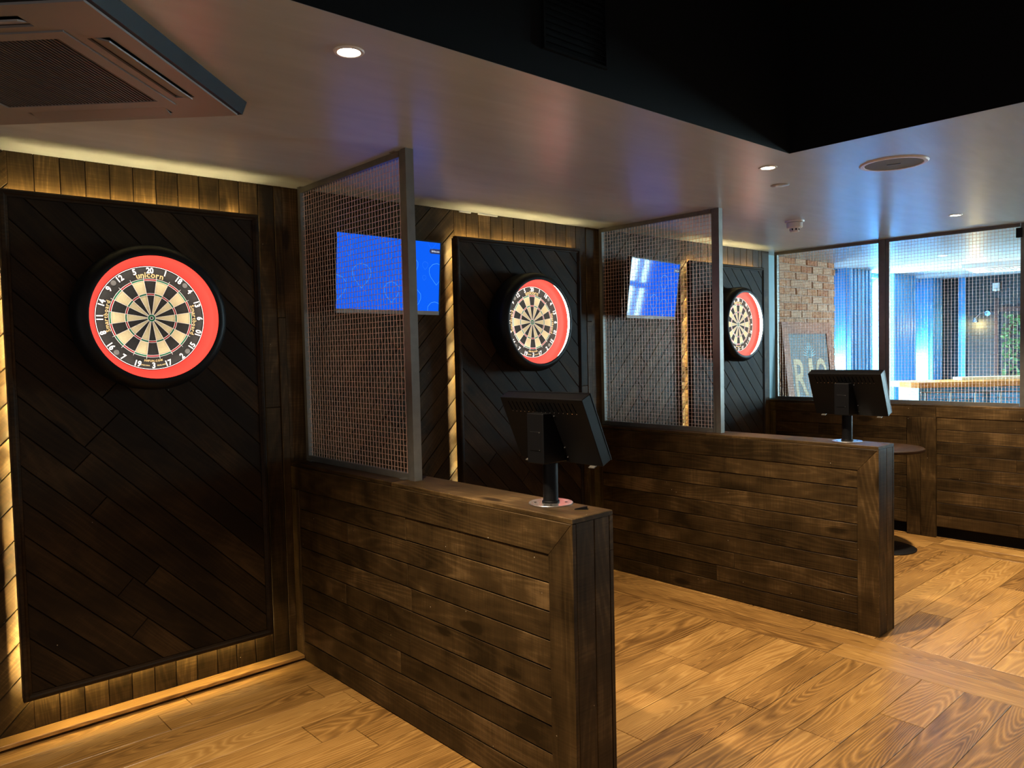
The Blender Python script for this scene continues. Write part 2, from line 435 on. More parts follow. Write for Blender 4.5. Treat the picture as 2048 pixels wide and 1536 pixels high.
# ================================================================== SETTING
# floor
fl = struct(MB().box((-2.5, -6.5, -0.10), (6.21, 0.35, -0.012)).build('floor', 'dark'))
def floor_zone(x0, x1, y0, y1, m='floor'):
    u = 0.18; k = 0; y = y1
    while y > y0 + 0.02:
        ya = max(y - u + 0.0026, y0); x = x0; off = random.uniform(-1.3, -0.1); xa = x0
        nx = x0 + 1.6 + off
        while xa < x1 - 0.01:
            xb = min(nx, x1)
            if x1 - xb < 0.3: xb = x1
            hboard('floor_plank', fl, FLOOR, xa, xb - 0.0026, ya, y, random.uniform(-0.0006, 0.0), 0.012, m, 0.0012)
            xa = xb; nx = xb + random.uniform(1.25, 1.75)
        y -= u
floor_zone(-1.40, 3.40, -3.42, 0.0)
for xa in (3.40, 3.576):            # double border strip running out from the wall
    y = 0.0
    while y > -4.2:
        yb = max(y - random.uniform(1.4, 1.9), -4.2)
        vboard('floor_plank', fl, FLOOR, xa, xa + 0.1735, yb + 0.0025, y, random.uniform(-0.0006, 0), 0.012, 'floor', 0.0012); y = yb
floor_zone(3.752, 5.845, -4.14, 0.0)
for xa in (5.845, 6.021):
    y = 0.0
    while y > -4.2:
        yb = max(y - random.uniform(1.4, 1.9), -4.2)
        vboard('floor_plank', fl, FLOOR, xa, xa + 0.1735, yb + 0.0025, y, random.uniform(-0.0006, 0), 0.012, 'floor', 0.0012); y = yb
struct(MB().box((6.21, -6.5, -0.10), (12.0, 0.8, 0.0)).build('floor', 'floor'))

# plank-clad back wall
wb = struct(MB().box((-2.5, 0.016, 0.0), (6.20, 0.13, H)).build('wall_back', 'dark'))
def jit(): return random.uniform(-0.0012, 0.0006)
def wall_vertical(x0, x1, z0, z1):
    n = max(1, round((x1 - x0) / 0.1)); wd = (x1 - x0) / n
    for i in range(n):
        vboard('plank', wb, WALL, x0 + i * wd, x0 + (i + 1) * wd - 0.0032, z0, z1, jit(), 0.016, 'plank', 0.002)
def wall_diag(x0, x1, z0, z1):
    for p in strips((x0, z0, x1, z1), PI / 4, 0.1, 0.013, joints=few_joints(0.9, 1.1)):
        board('plank', wb, WALL, p, PI / 4, jit(), 0.016, 'plank', 0.002)
left = -1.40
for (xl, xr), right in zip(PANELS, (1.458, 3.772, 6.10)):
    wall_diag(left, xl + 0.045, 0.0, H)
    wall_vertical(xl + 0.045, xr + 0.035, PZ1 - 0.10, H)
    wall_vertical(xl + 0.045, xr + 0.035, 0.0, PZ0 + 0.10)
    x = xr + 0.035 if right < 6 else xr + 0.035
    vboard('plank', wb, WALL, x, x + (right - x) * 0.66, 1.30, H, jit(), 0.016, 'plank', 0.002)
    vboard('plank', wb, WALL, x, x + (right - x) * 0.66, 0.0, 1.298, jit(), 0.016, 'plank', 0.002)
    vboard('plank', wb, WALL, x + (right - x) * 0.66 + 0.002, right, 0.0, 1.75, jit() + 0.004, 0.018, 'plank', 0.002)
    vboard('plank', wb, WALL, x + (right - x) * 0.66 + 0.002, right, 1.752, H, jit() + 0.004, 0.018, 'plank', 0.002)
    if right < 6:
        for q in (0, 1): vboard('plank', wb, WALL, right + 0.001 + q * 0.1005, right + 0.1 + q * 0.1005, DH - 0.02, H, jit(), 0.016, 'plank', 0.002)
    left = right + 0.201
vboard('plank', wb, WALL, 6.10, 6.20, 0.0, H, 0.002, 0.018, 'plank', 0.002)
# timber ledge with a shadow gap along the foot of the wall
for i, (xa, xb) in enumerate(((-1.40, 1.458), (1.66, 3.772), (3.973, 6.20))):
    t = struct(MB().box((xa, -0.045, 0.0), (xb, 0.0, 0.014)).build('baseboard_back', 'dark'))
    hboard('ledge_board', t, FLOOR, xa, xb, -0.085, -0.002, 0.030, 0.016, 'floor', 0.002)

# lowered ceiling (L-shaped) with black void above
cl = struct(MB().box((-2.5, -SOF, H), (12.0, 0.8, H + 0.03)).box((SOX, -6.5, H), (12.0, -SOF, H + 0.03)).build('ceiling', 'ceiling'))
struct(MB().box((-2.5, -SOF - 0.004, H + 0.0005), (SOX, -SOF - 0.0005, 3.05)).box((SOX - 0.004, -6.5, H + 0.0005), (SOX - 0.0005, -SOF - 0.0005, 3.05)).build('wall_bulkhead', 'black_paint'))
struct(MB().box((-2.5, -6.5, 3.05), (SOX + 0.05, -SOF + 0.05, 3.12)).build('ceiling', 'black_paint'))

# ================================================================== DARTBOARD BACKING PANELS
def backing_panel(k, xl, xr, label):
    cx = (xl + xr) / 2; root = empty('backing_panel', (cx, 0, PZ0)); tag(root, label, 'panel', 'dartboard backing panels')
    bpy.context.view_layer.update()
    W2 = (xr - xl) / 2; Hh = PZ1 - PZ0
    MB().box((-W2 + 0.006, -0.060, 0.006), (W2 - 0.006, -0.0485, Hh - 0.006)).build('backing_board', 'dark', root)
    fr = (Vector((0, 0, 0)), Vector((1, 0, 0)), Vector((0, 0, 1)))
    f = 0.030
    for p in strips((-W2 + f, f, W2 - f, Hh - f), -PI / 4, 0.1, 0.03 + 0.021 * k, joints=few_joints(0.8, 0.95)):
        board('plank', root, fr, p, -PI / 4, 0.068 + jit(), 0.008, 'panel', 0.0018)
    # moulded frame, mitred
    def rail(a0, a1, b0, b1, vertical):
        mb = MB(); prof = [(0.0, -0.044), (0.0, -0.072), (0.006, -0.078), (0.016, -0.078), (0.022, -0.072), (f, -0.070), (f, -0.044)]
        vs = []
        for e in (0, 1):
            for d, y in prof:
                if vertical:
                    x = a0 + (d if a0 < 0 else -d); z = b0 + d if e == 0 else b1 - d
                else:
                    z = b0 + (d if b0 < Hh / 2 else -d); x = a0 + d if e == 0 else a1 - d
                vs.append((x, y, z))
        n = len(prof); mb.add(vs, [(i, (i + 1) % n, n + (i + 1) % n, n + i) for i in range(n)] + [tuple(range(n - 1, -1, -1)), tuple(range(n, 2 * n))])
        mb.build('frame_rail', 'panel', root)
    rail(-W2, 0, 0, Hh, True); rail(W2, 0, 0, Hh, True); rail(-W2, W2, 0, 0, False); rail(-W2, W2, Hh, 0, False)
    MB().box((-W2 + 0.0005, -0.050, 0.01), (-W2 + 0.006, -0.030, Hh - 0.01)).build('light_shield', 'panel', root)
    for zz in (0.25, 1.8):
        for xx in (-W2 + 0.16, W2 - 0.16): MB().box((xx - 0.03, -0.050, zz), (xx + 0.03, 0.0, zz + 0.05)).build('spacer_block', 'dark', root)
    # light strips tucked behind the edges
    a = MB().box((-W2 + 0.03, -0.034, Hh - 0.020), (W2 - 0.03, -0.028, Hh - 0.012)).build('led_strip', 'led', root)
    b = MB().box((-W2 + 0.03, -0.034, 0.012), (W2 - 0.03, -0.028, 0.020)).build('led_strip', 'led', root)
    c = MB().box((-W2 + 0.021, -0.048, 0.03), (-W2 + 0.027, -0.044, Hh - 0.03)).build('led_strip', 'led_side', root)
    for s in (a, b, c): s['label'] = 'glowing warm white light strip behind the panel edge'
    return root
backing_panel(0, *PANELS[0], 'dark diagonal plank panel behind the nearest dartboard, fully visible down to the ledge')
backing_panel(1, *PANELS[1], 'dark diagonal plank panel behind the middle dartboard, half hidden by the front kiosk')
backing_panel(2, *PANELS[2], 'dark diagonal plank panel behind the farthest dartboard, next to the blue strip')

# ================================================================== DARTBOARDS
ORDER = [20, 1, 18, 4, 13, 6, 10, 15, 2, 17, 3, 19, 7, 16, 8, 11, 14, 9, 12, 5]
def wedge(r0, r1, a0, a1, y0, y1, n=4):
    vs = []
    for y in (y0, y1):
        for r in (r0, r1):
            for i in range(n + 1):
                a = a0 + (a1 - a0) * i / n; vs.append((r * math.sin(a), y, r * math.cos(a)))
    m = n + 1; fs = []
    for i in range(n):
        fs.append((i, i + 1, m + i + 1, m + i)); fs.append((2 * m + i, 3 * m + i, 3 * m + i + 1, 2 * m + i + 1))
        fs.append((i, 2 * m + i, 2 * m + i + 1, i + 1)); fs.append((m + i, m + i + 1, 3 * m + i + 1, 3 * m + i))
    fs.append((0, m, 3 * m, 2 * m)); fs.append((n, 2 * m + n, 3 * m + n, m + n))
    return MB().add(vs, fs)
BY = -0.1475      # front of the board (sisal)
def make_dartboard():
    root = empty('dartboard')
    y0 = 0.0       # local y of the sisal front; root sits at (cx, BY, 1.735)
    body = MB().lathe([(0.0, 0.036), (0.2225, 0.036), (0.2255, 0.030), (0.2255, 0.001), (0.2240, 0.0), (0.171, 0.0), (0.0, 0.002)], 72, 'y').build('board_body', 'sisal_black', root)
    smooth_auto(body)
    s = 2 * PI / 20; F = -0.0012; Bk = 0.004
    for i in range(20):
        a0, a1 = (i - 0.5) * s, (i + 0.5) * s; blk = i % 2 == 0
        wedge(0.0165, 0.099, a0, a1, F, Bk).build('inner_bed', 'sisal_black' if blk else 'sisal_cream', root)
        wedge(0.099, 0.107, a0, a1, F, Bk).build('treble_bed', 'sisal_red' if blk else 'sisal_green', root)
        wedge(0.107, 0.162, a0, a1, F, Bk).build('outer_bed', 'sisal_black' if blk else 'sisal_cream', root)
        wedge(0.162, 0.170, a0, a1, F, Bk).build('double_bed', 'sisal_red' if blk else 'sisal_green', root)
    MB().lathe([(0.0064, F), (0.0160, F), (0.0160, Bk), (0.0064, Bk)], 32, 'y', closed=True).build('outer_bull', 'sisal_green', root)
    MB().cyl((0, F - 0.0003, 0), 0.0064, 0.004, 20, 'y').build('bullseye', 'sisal_black', root)
    sp = MB()
    for r in (0.0064, 0.0160, 0.099, 0.107, 0.162, 0.170):
        sp.lathe([(r - 0.0008, F - 0.0014), (r + 0.0008, F - 0.0014), (r + 0.0008, F + 0.001), (r - 0.0008, F + 0.001)], 60, 'y', closed=True)
    for i in range(20):
        a = (i + 0.5) * s; d = Vector((math.sin(a), 0, math.cos(a)))
        sp.tube([d * 0.016 + Vector((0, F - 0.0012, 0)), d * 0.179 + Vector((0, F - 0.0012, 0))], 0.0009, 4)
    sp.build('wire_spider', 'white_wire', root)
    for i, nmb in enumerate(ORDER):
        th = -i * s + PI / 2; x, z = 0.2055 * math.cos(th), 0.2055 * math.sin(th)
        up = math.sin(th) > -0.2
        rot = th - PI / 2 if up else th + PI / 2
        mb = MB(); put_text(mb, str(nmb), 0.034, 0.0012, x, z, rot, -0.0045, 0.88, 1.0); mb.build('number', 'white_wire', root)
    mb = MB(); mb.lathe([(0.2215, -0.004), (0.2232, -0.004), (0.2232, -0.0025), (0.2215, -0.0025)], 72, 'y', closed=True); mb.build('number_ring', 'white_wire', root)
    mb = MB(); arc_text(mb, 'unicorn', 0.034, 0.0010, 0.1855, 90, -0.0016, True, 0.95); mb.build('lettering', 'gold_print', root)
    mb = MB(); arc_text(mb, 'Smartboard', 0.0235, 0.0006, 0.1815, 178, -0.0016, True, 1.0); mb.build('lettering', 'gold_print', root)
    mb = MB(); arc_text(mb, 'Smartboard', 0.0235, 0.0006, 0.1815, -2, -0.0016, True, 1.0); mb.build('lettering', 'gold_print', root)
    mb = MB(); arc_text(mb, '501FUN.COM', 0.0115, 0.0005, 0.1865, -90, -0.0016, False, 1.0); mb.build('lettering', 'gold_print', root)
    mb = MB(); arc_text(mb, 'UNICORN', 0.007, 0.0002, 0.207, -99.5, -0.0016, False, 1.0); arc_text(mb, 'ENGLAND', 0.007, 0.0002, 0.207, -80.5, -0.0016, False, 1.0); mb.build('lettering', 'gold_print', root)
    for d in (45, 135, 225, 315):
        a = math.radians(d)
        MB().lathe([(0.0, -0.003), (0.0105, -0.003), (0.0115, 0.0)], 20, 'y', (0.2065 * math.cos(a), 0, 0.2065 * math.sin(a))).build('clip_disc', 'grey_disc', root)
    return root
def make_surround():
    root = empty('surround_light')
    # local y=0 is the wall; the ring stands proud of the panel
    prof = [(0.262, -0.2245), (0.266, -0.2262), (0.274, -0.2265), (0.284, -0.2245), (0.296, -0.216), (0.306, -0.202), (0.311, -0.185), (0.311, -0.105), (0.306, -0.085), (0.298, -0.0745), (0.285, -0.0745),
            (0.296, -0.10), (0.300, -0.150), (0.295, -0.185), (0.266, -0.2225)]
    smooth_auto(MB().lathe(prof, 96, 'y', closed=True).build('outer_drum', 'black_plastic', root), 60)
    r = MB().lathe([(0.2665, -0.2215), (0.2865, -0.186), (0.2860, -0.185)], 64, 'y').build('light_ring', 'ring_light', root, True)
    r['label'] = 'glowing warm white inner ring'
    g = MB().lathe([(0.2860, -0.1845), (0.279, -0.170), (0.262, -0.158), (0.2262, -0.150), (0.2262, -0.112), (0.29, -0.112)], 96, 'y').build('red_ring', 'red_foam', root)
    smooth_auto(g, 50); g['label'] = 'bright red ring around the board'
    MB().lathe([(0.0, -0.110), (0.294, -0.110), (0.294, -0.0745), (0.0, -0.0745)], 72, 'y').build('back_plate', 'black_plastic', root)
    return root
BN = ('nearest dartboard, at the left, with every number readable', 'middle dartboard, between the two mesh screens', 'farthest and smallest dartboard, right of the second mesh screen')
SN = ('round black surround with red inside, around the nearest dartboard', 'round black surround with a lit crescent, on the panel above the front kiosk', 'round black surround with a lit crescent, farthest along the wall')
d0 = make_dartboard(); s0 = make_surround()
CXS = [0.7691, 3.0512, 5.4377]
for i, cx in enumerate(CXS):
    d = d0 if i == 0 else copy_tree(d0); s = s0 if i == 0 else copy_tree(s0)
    d.location = (cx, BY, 1.735); s.location = (cx, 0, 1.735)
    tag(d, BN[i], 'dartboard', 'dartboards on the wall'); tag(s, SN[i], 'dartboard surround', 'lit dartboard surrounds')

# ================================================================== LOW PARTITIONS
def partition_face(root, fr, u0, u1, h, front, stile0, stile1, mitre, rows, top=0.118):
    """Boards of one long face: top rail, stiles, horizontal boards."""
    t = 0.018
    zt = h - 0.016
    if mitre:    # the rail meets the end stile at 45 degrees
        board('top_rail', root, fr, [(u0, zt - top), (u1 - stile1, zt - top), (u1 - 0.002, zt - 0.002), (u0, zt - 0.002)], 0, front, t, 'plank', 0.002)
        p = [(0.0, u1), (0.0, u1 - stile1), (zt - top - 0.002, u1 - stile1), (zt - 0.003, u1)]
        q = [(v, -u) for v, u in p]
        board('end_stile', root, fr, q, PI / 2, front, t, 'plank', 0.002)
    else:
        cut = u0 + (u1 - u0) * 0.42
        hboard('top_rail', root, fr, u0, cut, zt - top, zt - 0.002, front, t, 'plank', 0.002)
        hboard('top_rail', root, fr, cut + 0.001, u1, zt - top, zt - 0.002, front, t, 'plank', 0.002)
        vboard('end_stile', root, fr, u1 - stile1, u1, 0.0, zt - top - 0.002, front, t, 'plank', 0.002)
    vboard('wall_stile', root, fr, u0, u0 + stile0, 0.0, zt - top - 0.002, front, t, 'plank', 0.002)
    z1 = zt - top - 0.002; n = rows; hh = z1 / n; a, b = u0 + stile0 + 0.002, u1 - stile1 - 0.002
    for i in range(n):
        zb = z1 - (i + 1) * hh + 0.0040; zc = z1 - i * hh
        cuts = random.choice(([0.56], [0.52], [], [0.24], [0.57], [], [0.25, 0.57]))
        xs = [a] + [a + (b - a) * min(0.9, c + random.uniform(-0.03, 0.03)) for c in cuts] + [b]
        for x0, x1 in zip(xs[:-1], xs[1:]):
            hboard('plank', root, fr, x0, x1 - 0.0015, zb, zc, front - 0.003 + random.uniform(-0.0015, 0.0015), t - 0.003, 'plank', 0.0016)
def low_partition(x0, x1, length, h, label, rows=9):
    root = empty('low_partition', (0, 0, 0)); tag(root, label, 'partition', 'low plank partitions between lanes')
    MB().box((x0 + 0.018, -length + 0.022, 0.0), (x1 - 0.018, -0.001, h - 0.016)).build('core', 'dark', root)
    A = (Vector((x0 + 0.018, 0, 0)), Vector((0, -1, 0)), Vector((0, 0, 1)))
    Bf = (Vector((x1 - 0.018, 0, 0)), Vector((0, 1, 0)), Vector((0, 0, 1)))
    partition_face(root, A, 0.001, length, h, 0.018, 0.078, 0.108, True, rows)
    # far face, mirrored (u runs the other way)
    zt = h - 0.016
    hboard('top_rail', root, Bf, -length, -0.001, zt - 0.118, zt - 0.002, 0.018, 0.018, 'plank', 0.002)
    vboard('end_stile', root, Bf, -length, -length + 0.108, 0, zt - 0.12, 0.018, 0.018, 'plank', 0.002)
    vboard('wall_stile', root, Bf, -0.079, -0.001, 0, zt - 0.12, 0.018, 0.018, 'plank', 0.002)
    hh = (zt - 0.12) / rows
    for i in range(rows):
        c = -length * random.uniform(0.3, 0.7)
        hboard('plank', root, Bf, -length + 0.11, c - 0.001, i * hh + 0.0018, (i + 1) * hh, 0.015, 0.015, 'plank')
        hboard('plank', root, Bf, c, -0.081, i * hh + 0.0018, (i + 1) * hh, 0.015, 0.015, 'plank')
    # end boards
    E_ = (Vector((0, -length + 0.022, 0)), Vector((1, 0, 0)), Vector((0, 0, 1)))
    md = x0 + (x1 - x0) * 0.53
    vboard('end_board', root, E_, x0 + 0.020, md - 0.001, 0, zt - 0.001, 0.0215, 0.020, 'plank', 0.002)
    vboard('end_board', root, E_, md + 0.001, x1 - 0.020, 0, zt - 0.001, 0.0215, 0.020, 'plank', 0.002)
    # cap
    T = (Vector((0, 0, h - 0.016)), Vector((1, 0, 0)), Vector((0, 1, 0)))
    c = -length * 0.47
    vboard('cap_board', root, T, x0 + 0.004, x1 - 0.001, c, -0.001, 0.016, 0.016, 'plank', 0.0025)
    vboard('cap_board', root, T, x0 + 0.004, x1 - 0.001, -length + 0.001, c - 0.001, 0.016, 0.016, 'plank', 0.0025)
    return root
low_partition(*DIV[0], DL, DH, 'nearest low brown plank partition, its end cut off by the bottom edge of the photo')
low_partition(*DIV[1], DL, DH, 'middle low brown plank partition carrying the farther kiosk')

# far partition with recessed black plinth
def far_partition():
    root = empty('low_partition', (0, 0, 0)); tag(root, 'long low plank partition under the far mesh, at the right edge', 'partition', 'low plank partitions between lanes')
    x0, x1, h, ln = FARX, FARX + 0.20, FARH, 3.2
    MB().box((x0 + 0.03, -ln, 0.0), (x1 - 0.03, 0.10, 0.075)).build('plinth', 'black_paint', root)
    MB().box((x0 + 0.018, -ln, 0.075), (x1 - 0.018, 0.10, h - 0.016)).build('core', 'dark', root)
    A = (Vector((x0 + 0.018, 0, 0)), Vector((0, -1, 0)), Vector((0, 0, 1)))
    zt = h - 0.016; zr = 0.955
    for a, b in ((-0.09, 1.42), (1.422, 3.2)): hboard('top_rail', root, A, a, b, zr, zt - 0.002, 0.018, 0.018, 'plank', 0.002)
    vboard('upright', root, A, -0.04, 0.055, 0.075, zr - 0.002, 0.018, 0.018, 'plank', 0.002)
    vboard('upright', root, A, 1.205, 1.312, 0.0, zr - 0.002, 0.022, 0.022, 'plank', 0.002)
    vboard('upright', root, A, 1.314, 1.425, 0.0, zr - 0.002, 0.030, 0.030, 'plank', 0.002)
    n = 9; hh = (zr - 0.002 - 0.085) / n
    for i in range(n):
        z0, z1 = 0.085 + i * hh + 0.0034, 0.085 + (i + 1) * hh
        c = random.uniform(0.4, 0.9)
        hboard('plank', root, A, 0.057, c, z0, z1, 0.015 + jit(), 0.015, 'plank'); hboard('plank', root, A, c + 0.001, 1.203, z0, z1, 0.015 + jit(), 0.015, 'plank')
        c = random.uniform(1.9, 2.5)
        hboard('plank', root, A, 1.427, c, z0, z1, 0.015 + jit(), 0.015, 'plank'); hboard('plank', root, A, c + 0.001, 3.2, z0, z1, 0.015 + jit(), 0.015, 'plank')
    T = (Vector((0, 0, h - 0.016)), Vector((1, 0, 0)), Vector((0, 1, 0)))
    for a, b in ((-3.2, -1.61), (-1.608, 0.10)): vboard('cap_board', root, T, x0 + 0.004, x1 - 0.001, a, b, 0.016, 0.016, 'plank', 0.002)
    return root
far_partition()

# ================================================================== MESH SCREENS
def wire_mesh(wd, ht, pitch, r):
    """Woven wire cloth in local y (0..-wd) and z (0..ht)."""
    mb = MB(); ny = int(round(wd / pitch)); nz = int(round(ht / pitch)); py = wd / ny; pz = ht / nz
    for j in range(1, ny):
        pts = [(((-1) ** (i + j)) * r * 0.75, -j * py, i * pz) for i in range(0, nz + 1)]
        mb.tube(pts, r, 4, False)
    for i in range(1, nz):
        pts = [(-((-1) ** (i + j)) * r * 0.75, -j * py, i * pz) for j in range(0, ny + 1)]
        mb.tube(pts, r, 4, False)
    return mb
SW, SH = 0.955, H - DH
_wm = {}
def mesh_screen(x, y0, z0, z1, wd, label, post=True, rail=0.026):
    root = empty('mesh_screen', (x, y0, z0)); tag(root, label, 'mesh screen', 'steel mesh screens')
    h = z1 - z0; r = rail; d = 0.013
    MB().box((-d, -r, 0), (d, 0, h)).build('wall_post', 'steel', root)
    MB().box((-d, -wd + r, 0.0), (d, -r, r)).build('bottom_rail', 'steel', root)
    MB().box((-d, -wd + r, h - r), (d, -r, h)).build('top_rail', 'steel', root)
    MB().box((-d, -wd, 0), (d, -wd + r - 0.004, h)).build('end_post', 'steel', root)
    if post: MB().box((-0.02, -wd - 0.036, 0), (0.02, -wd - 0.001, h)).build('main_post', 'steel', root)
    key = (round(wd, 3), round(h, 3))
    if key not in _wm: _wm[key] = wire_mesh(wd - 2 * r + 0.012, h - 2 * r + 0.012, 0.0248, 0.00125).mesh('wire_cloth', 'wire')
    m = link('wire_cloth', _wm[key], root, (0, -r + 0.006, r - 0.006)); m['kind'] = 'stuff'
    for zz in (0.0, h - 0.004):
        for yy in (-0.05, -wd + 0.05):
            MB().box((-0.032, yy - 0.018, zz), (-d, yy + 0.018, zz + 0.004)).build('fixing_tab', 'steel_bright', root)
    return root
mesh_screen(1.559, -0.005, DH, H, 0.955, 'nearest mesh screen standing on the partition, in front of the larger blue television')
mesh_screen(3.872, -0.005, DH, H, 0.955, 'middle mesh screen, in front of the television with pale reflections')
mesh_screen(6.315, 0.0, FARH, H, 0.965, 'far mesh screen in front of the brick and the RIO sign', True)
ms4 = mesh_screen(6.315, -1.005, FARH, H, 0.985, 'mesh screen at the right edge, in front of the wooden bar top', True)

MB().box((-0.022, -0.975, 1.255), (0.016, -0.935, 1.325)).build('hinge_block', 'black_plastic', ms4)

# ================================================================== TOUCHSCREEN KIOSKS
def make_kiosk():
    root = empty('touchscreen_kiosk')
    bp = MB().lathe([(0.0, 0.0), (0.078, 0.0), (0.079, 0.001), (0.079, 0.0035), (0.078, 0.0045), (0.0, 0.0045)], 48).build('base_plate', 'steel_bright', root)
    smooth_auto(bp)
    for a in (45, 135, 225, 315):
        a = math.radians(a); MB().cyl((0.055 * math.cos(a), 0.055 * math.sin(a), 0.0047), 0.0045, 0.0004, 12).build('screw_hole', 'vent_dark', bp)
    smooth_auto(MB().lathe([(0.027, 0.0046), (0.027, 0.20), (0.0, 0.20)], 32).build('post', 'kiosk', root))
    smooth_auto(MB().lathe([(0.028, 0.0046), (0.0315, 0.0046), (0.0315, 0.010), (0.028, 0.0125)], 32).build('post_collar', 'kiosk', root))
    t = -0.4168; n = Vector((0, -math.cos(t), math.sin(t))); h = Vector((0, math.sin(t), math.cos(t))); X = Vector((1, 0, 0))
    c = Vector((0, 0.0, 0.2595)); W2, H2, D = 0.2005, 0.1273, 0.047
    def P(a, b, d): return c + X * a + h * b + n * d
    def slab(mb, a0, a1, b0, b1, d0, d1): mb.hexa([P(a0, b0, d0), P(a1, b0, d0), P(a1, b0, d1), P(a0, b0, d1), P(a0, b1, d0), P(a1, b1, d0), P(a1, b1, d1), P(a0, b1, d1)]); return mb
    hs = slab(MB(), -W2, W2, -H2, H2, -D, 0).build('housing', 'kiosk', root)
    bv = hs.modifiers.new('edge', 'BEVEL'); bv.width = 0.0025; bv.segments = 2
    slab(MB(), -W2 - 0.001, W2 + 0.001, -H2 - 0.001, H2 + 0.001, -D - 0.004, -D).build('screen_bezel', 'black_plastic', root)
    slab(MB(), -W2 + 0.015, W2 - 0.015, -H2 + 0.014, H2 - 0.014, -D - 0.005, -D - 0.0042).build('touch_screen', 'screen', root)
    for i in range(16):
        x = -0.158 + i * 0.0208; mb = MB()
        k = 0.004
        mb.hexa([P(x - 0.0018 + k, 0.078, -0.001), P(x + 0.0018 + k, 0.078, -0.001), P(x + 0.0018 + k, 0.078, 0.0006), P(x - 0.0018 + k, 0.078, 0.0006),
                 P(x - 0.0018 - k, 0.112, -0.001), P(x + 0.0018 - k, 0.112, -0.001), P(x + 0.0018 - k, 0.112, 0.0006), P(x - 0.0018 - k, 0.112, 0.0006)])
        mb.build('vent_slot', 'vent_dark', hs)
        mb2 = MB(); slab(mb2, x + 0.003, x + 0.0055, 0.0715, 0.0735, 0, 0.0008); mb2.build('vent_rim', 'steel_bright', hs)
    # bracket box between post and housing
    def back_y(z): return (z - 0.2595) * math.tan(t)
    z0, z1, y0, w2 = 0.150, 0.325, -0.072, 0.040
    mb = MB().hexa([(-w2, y0, z0), (w2, y0, z0), (w2, back_y(z0), z0), (-w2, back_y(z0), z0), (-w2, y0, z1), (w2, y0, z1), (w2, back_y(z1), z1), (-w2, back_y(z1), z1)])
    br = mb.build('bracket_box', 'kiosk', root); bv = br.modifiers.new('edge', 'BEVEL'); bv.width = 0.003; bv.segments = 2
    cp = MB().box((-0.026, y0 - 0.0016, 0.195), (0.026, y0 + 0.001, 0.262)).build('cover_plate', 'kiosk', br)
    bv = cp.modifiers.new('edge', 'BEVEL'); bv.width = 0.0012; bv.segments = 1
    for sx, zz in ((0.022, 0.259), (0.022, 0.198)): MB().cyl((sx, y0 - 0.0024, zz), 0.0016, 0.001, 8, 'y').build('screw', 'steel_bright', br)
    for zz in (0.315, 0.20, 0.165):
        MB().cyl((w2 + 0.009, back_y(zz) - 0.003, zz), 0.0022, 0.003, 8, 'y').build('screw', 'steel_bright', hs)
    for sx in (-0.155, 0.155):
        m = MB(); slab(m, sx - 0.012, sx + 0.012, -H2 - 0.004, -H2 - 0.001, -0.025, 0.012); m.build('clip_tab', 'steel', root)
    return root
k0 = make_kiosk(); k1 = copy_tree(k0)
k0.location = (1.5977, -1.7555, DH); k0.rotation_euler = (0, 0, -1.5485)
k1.location = (3.8980, -1.7692, DH); k1.rotation_euler = (0, 0, -1.5555)
tag(k0, 'larger, nearer black touchscreen kiosk seen from behind, on the front partition', 'kiosk', 'touchscreen kiosks on the partitions')
tag(k1, 'smaller, farther black touchscreen kiosk in front of the mesh window', 'kiosk', 'touchscreen kiosks on the partitions')
# small black wedge left on the cap
tag(MB().add([(-0.022, -0.010, 0), (0.022, -0.006, 0), (0.018, 0.012, 0), (-0.022, -0.010, 0.003), (0.022, -0.006, 0.012), (0.018, 0.012, 0.012)],
             [(0, 2, 1), (3, 4, 5), (0, 1, 4, 3), (1, 2, 5, 4), (2, 0, 3, 5)]).build('cable_wedge', 'black_plastic', None, False, (1.594, -1.905, DH), (0, 0, -0.9)),
    'tiny black wedge lying on the cap of the nearest partition', 'wedge')

# ================================================================== TELEVISIONS
def pin_outline(mb, cx, cz, w_, y, lw, pt=True):
    """Map-pin like outline (rounded shield with pointed foot), as a thin ribbon."""
    s = w_ / 2
    pts = [(0, 1.0), (0.55, 0.86), (0.98, 0.45), (1.0, 0.0), (0.78, -0.45), (0.0, -1.25), (-0.78, -0.45), (-1.0, 0.0), (-0.98, 0.45), (-0.55, 0.86)]
    pts = [(cx + a * s, cz + b * s) for a, b in pts]
    return pts
def ribbon(mb, pts, lw, y, rect):
    x0, z0, x1, z1 = rect; n = len(pts)
    for i in range(n):
        a, b = Vector(pts[i]), Vector(pts[(i + 1) % n])
        # clip to the screen
        t0, t1 = 0.0, 1.0; d = b - a; ok = True
        for p, q in ((-d.x, a.x - x0), (d.x, x1 - a.x), (-d.y, a.y - z0), (d.y, z1 - a.y)):
            if abs(p) < 1e-9:
                if q < 0: ok = False
            else:
                r = q / p
                if p < 0: t0 = max(t0, r)
                else: t1 = min(t1, r)
        if not ok or t0 >= t1: continue
        A, B = a + d * t0, a + d * t1; nn = Vector((-d.y, d.x)).normalized() * lw / 2
        mb.add([(A.x - nn.x, y, A.y - nn.y), (B.x - nn.x, y, B.y - nn.y), (B.x + nn.x, y, B.y + nn.y), (A.x + nn.x, y, A.y + nn.y)], [(0, 1, 2, 3)])
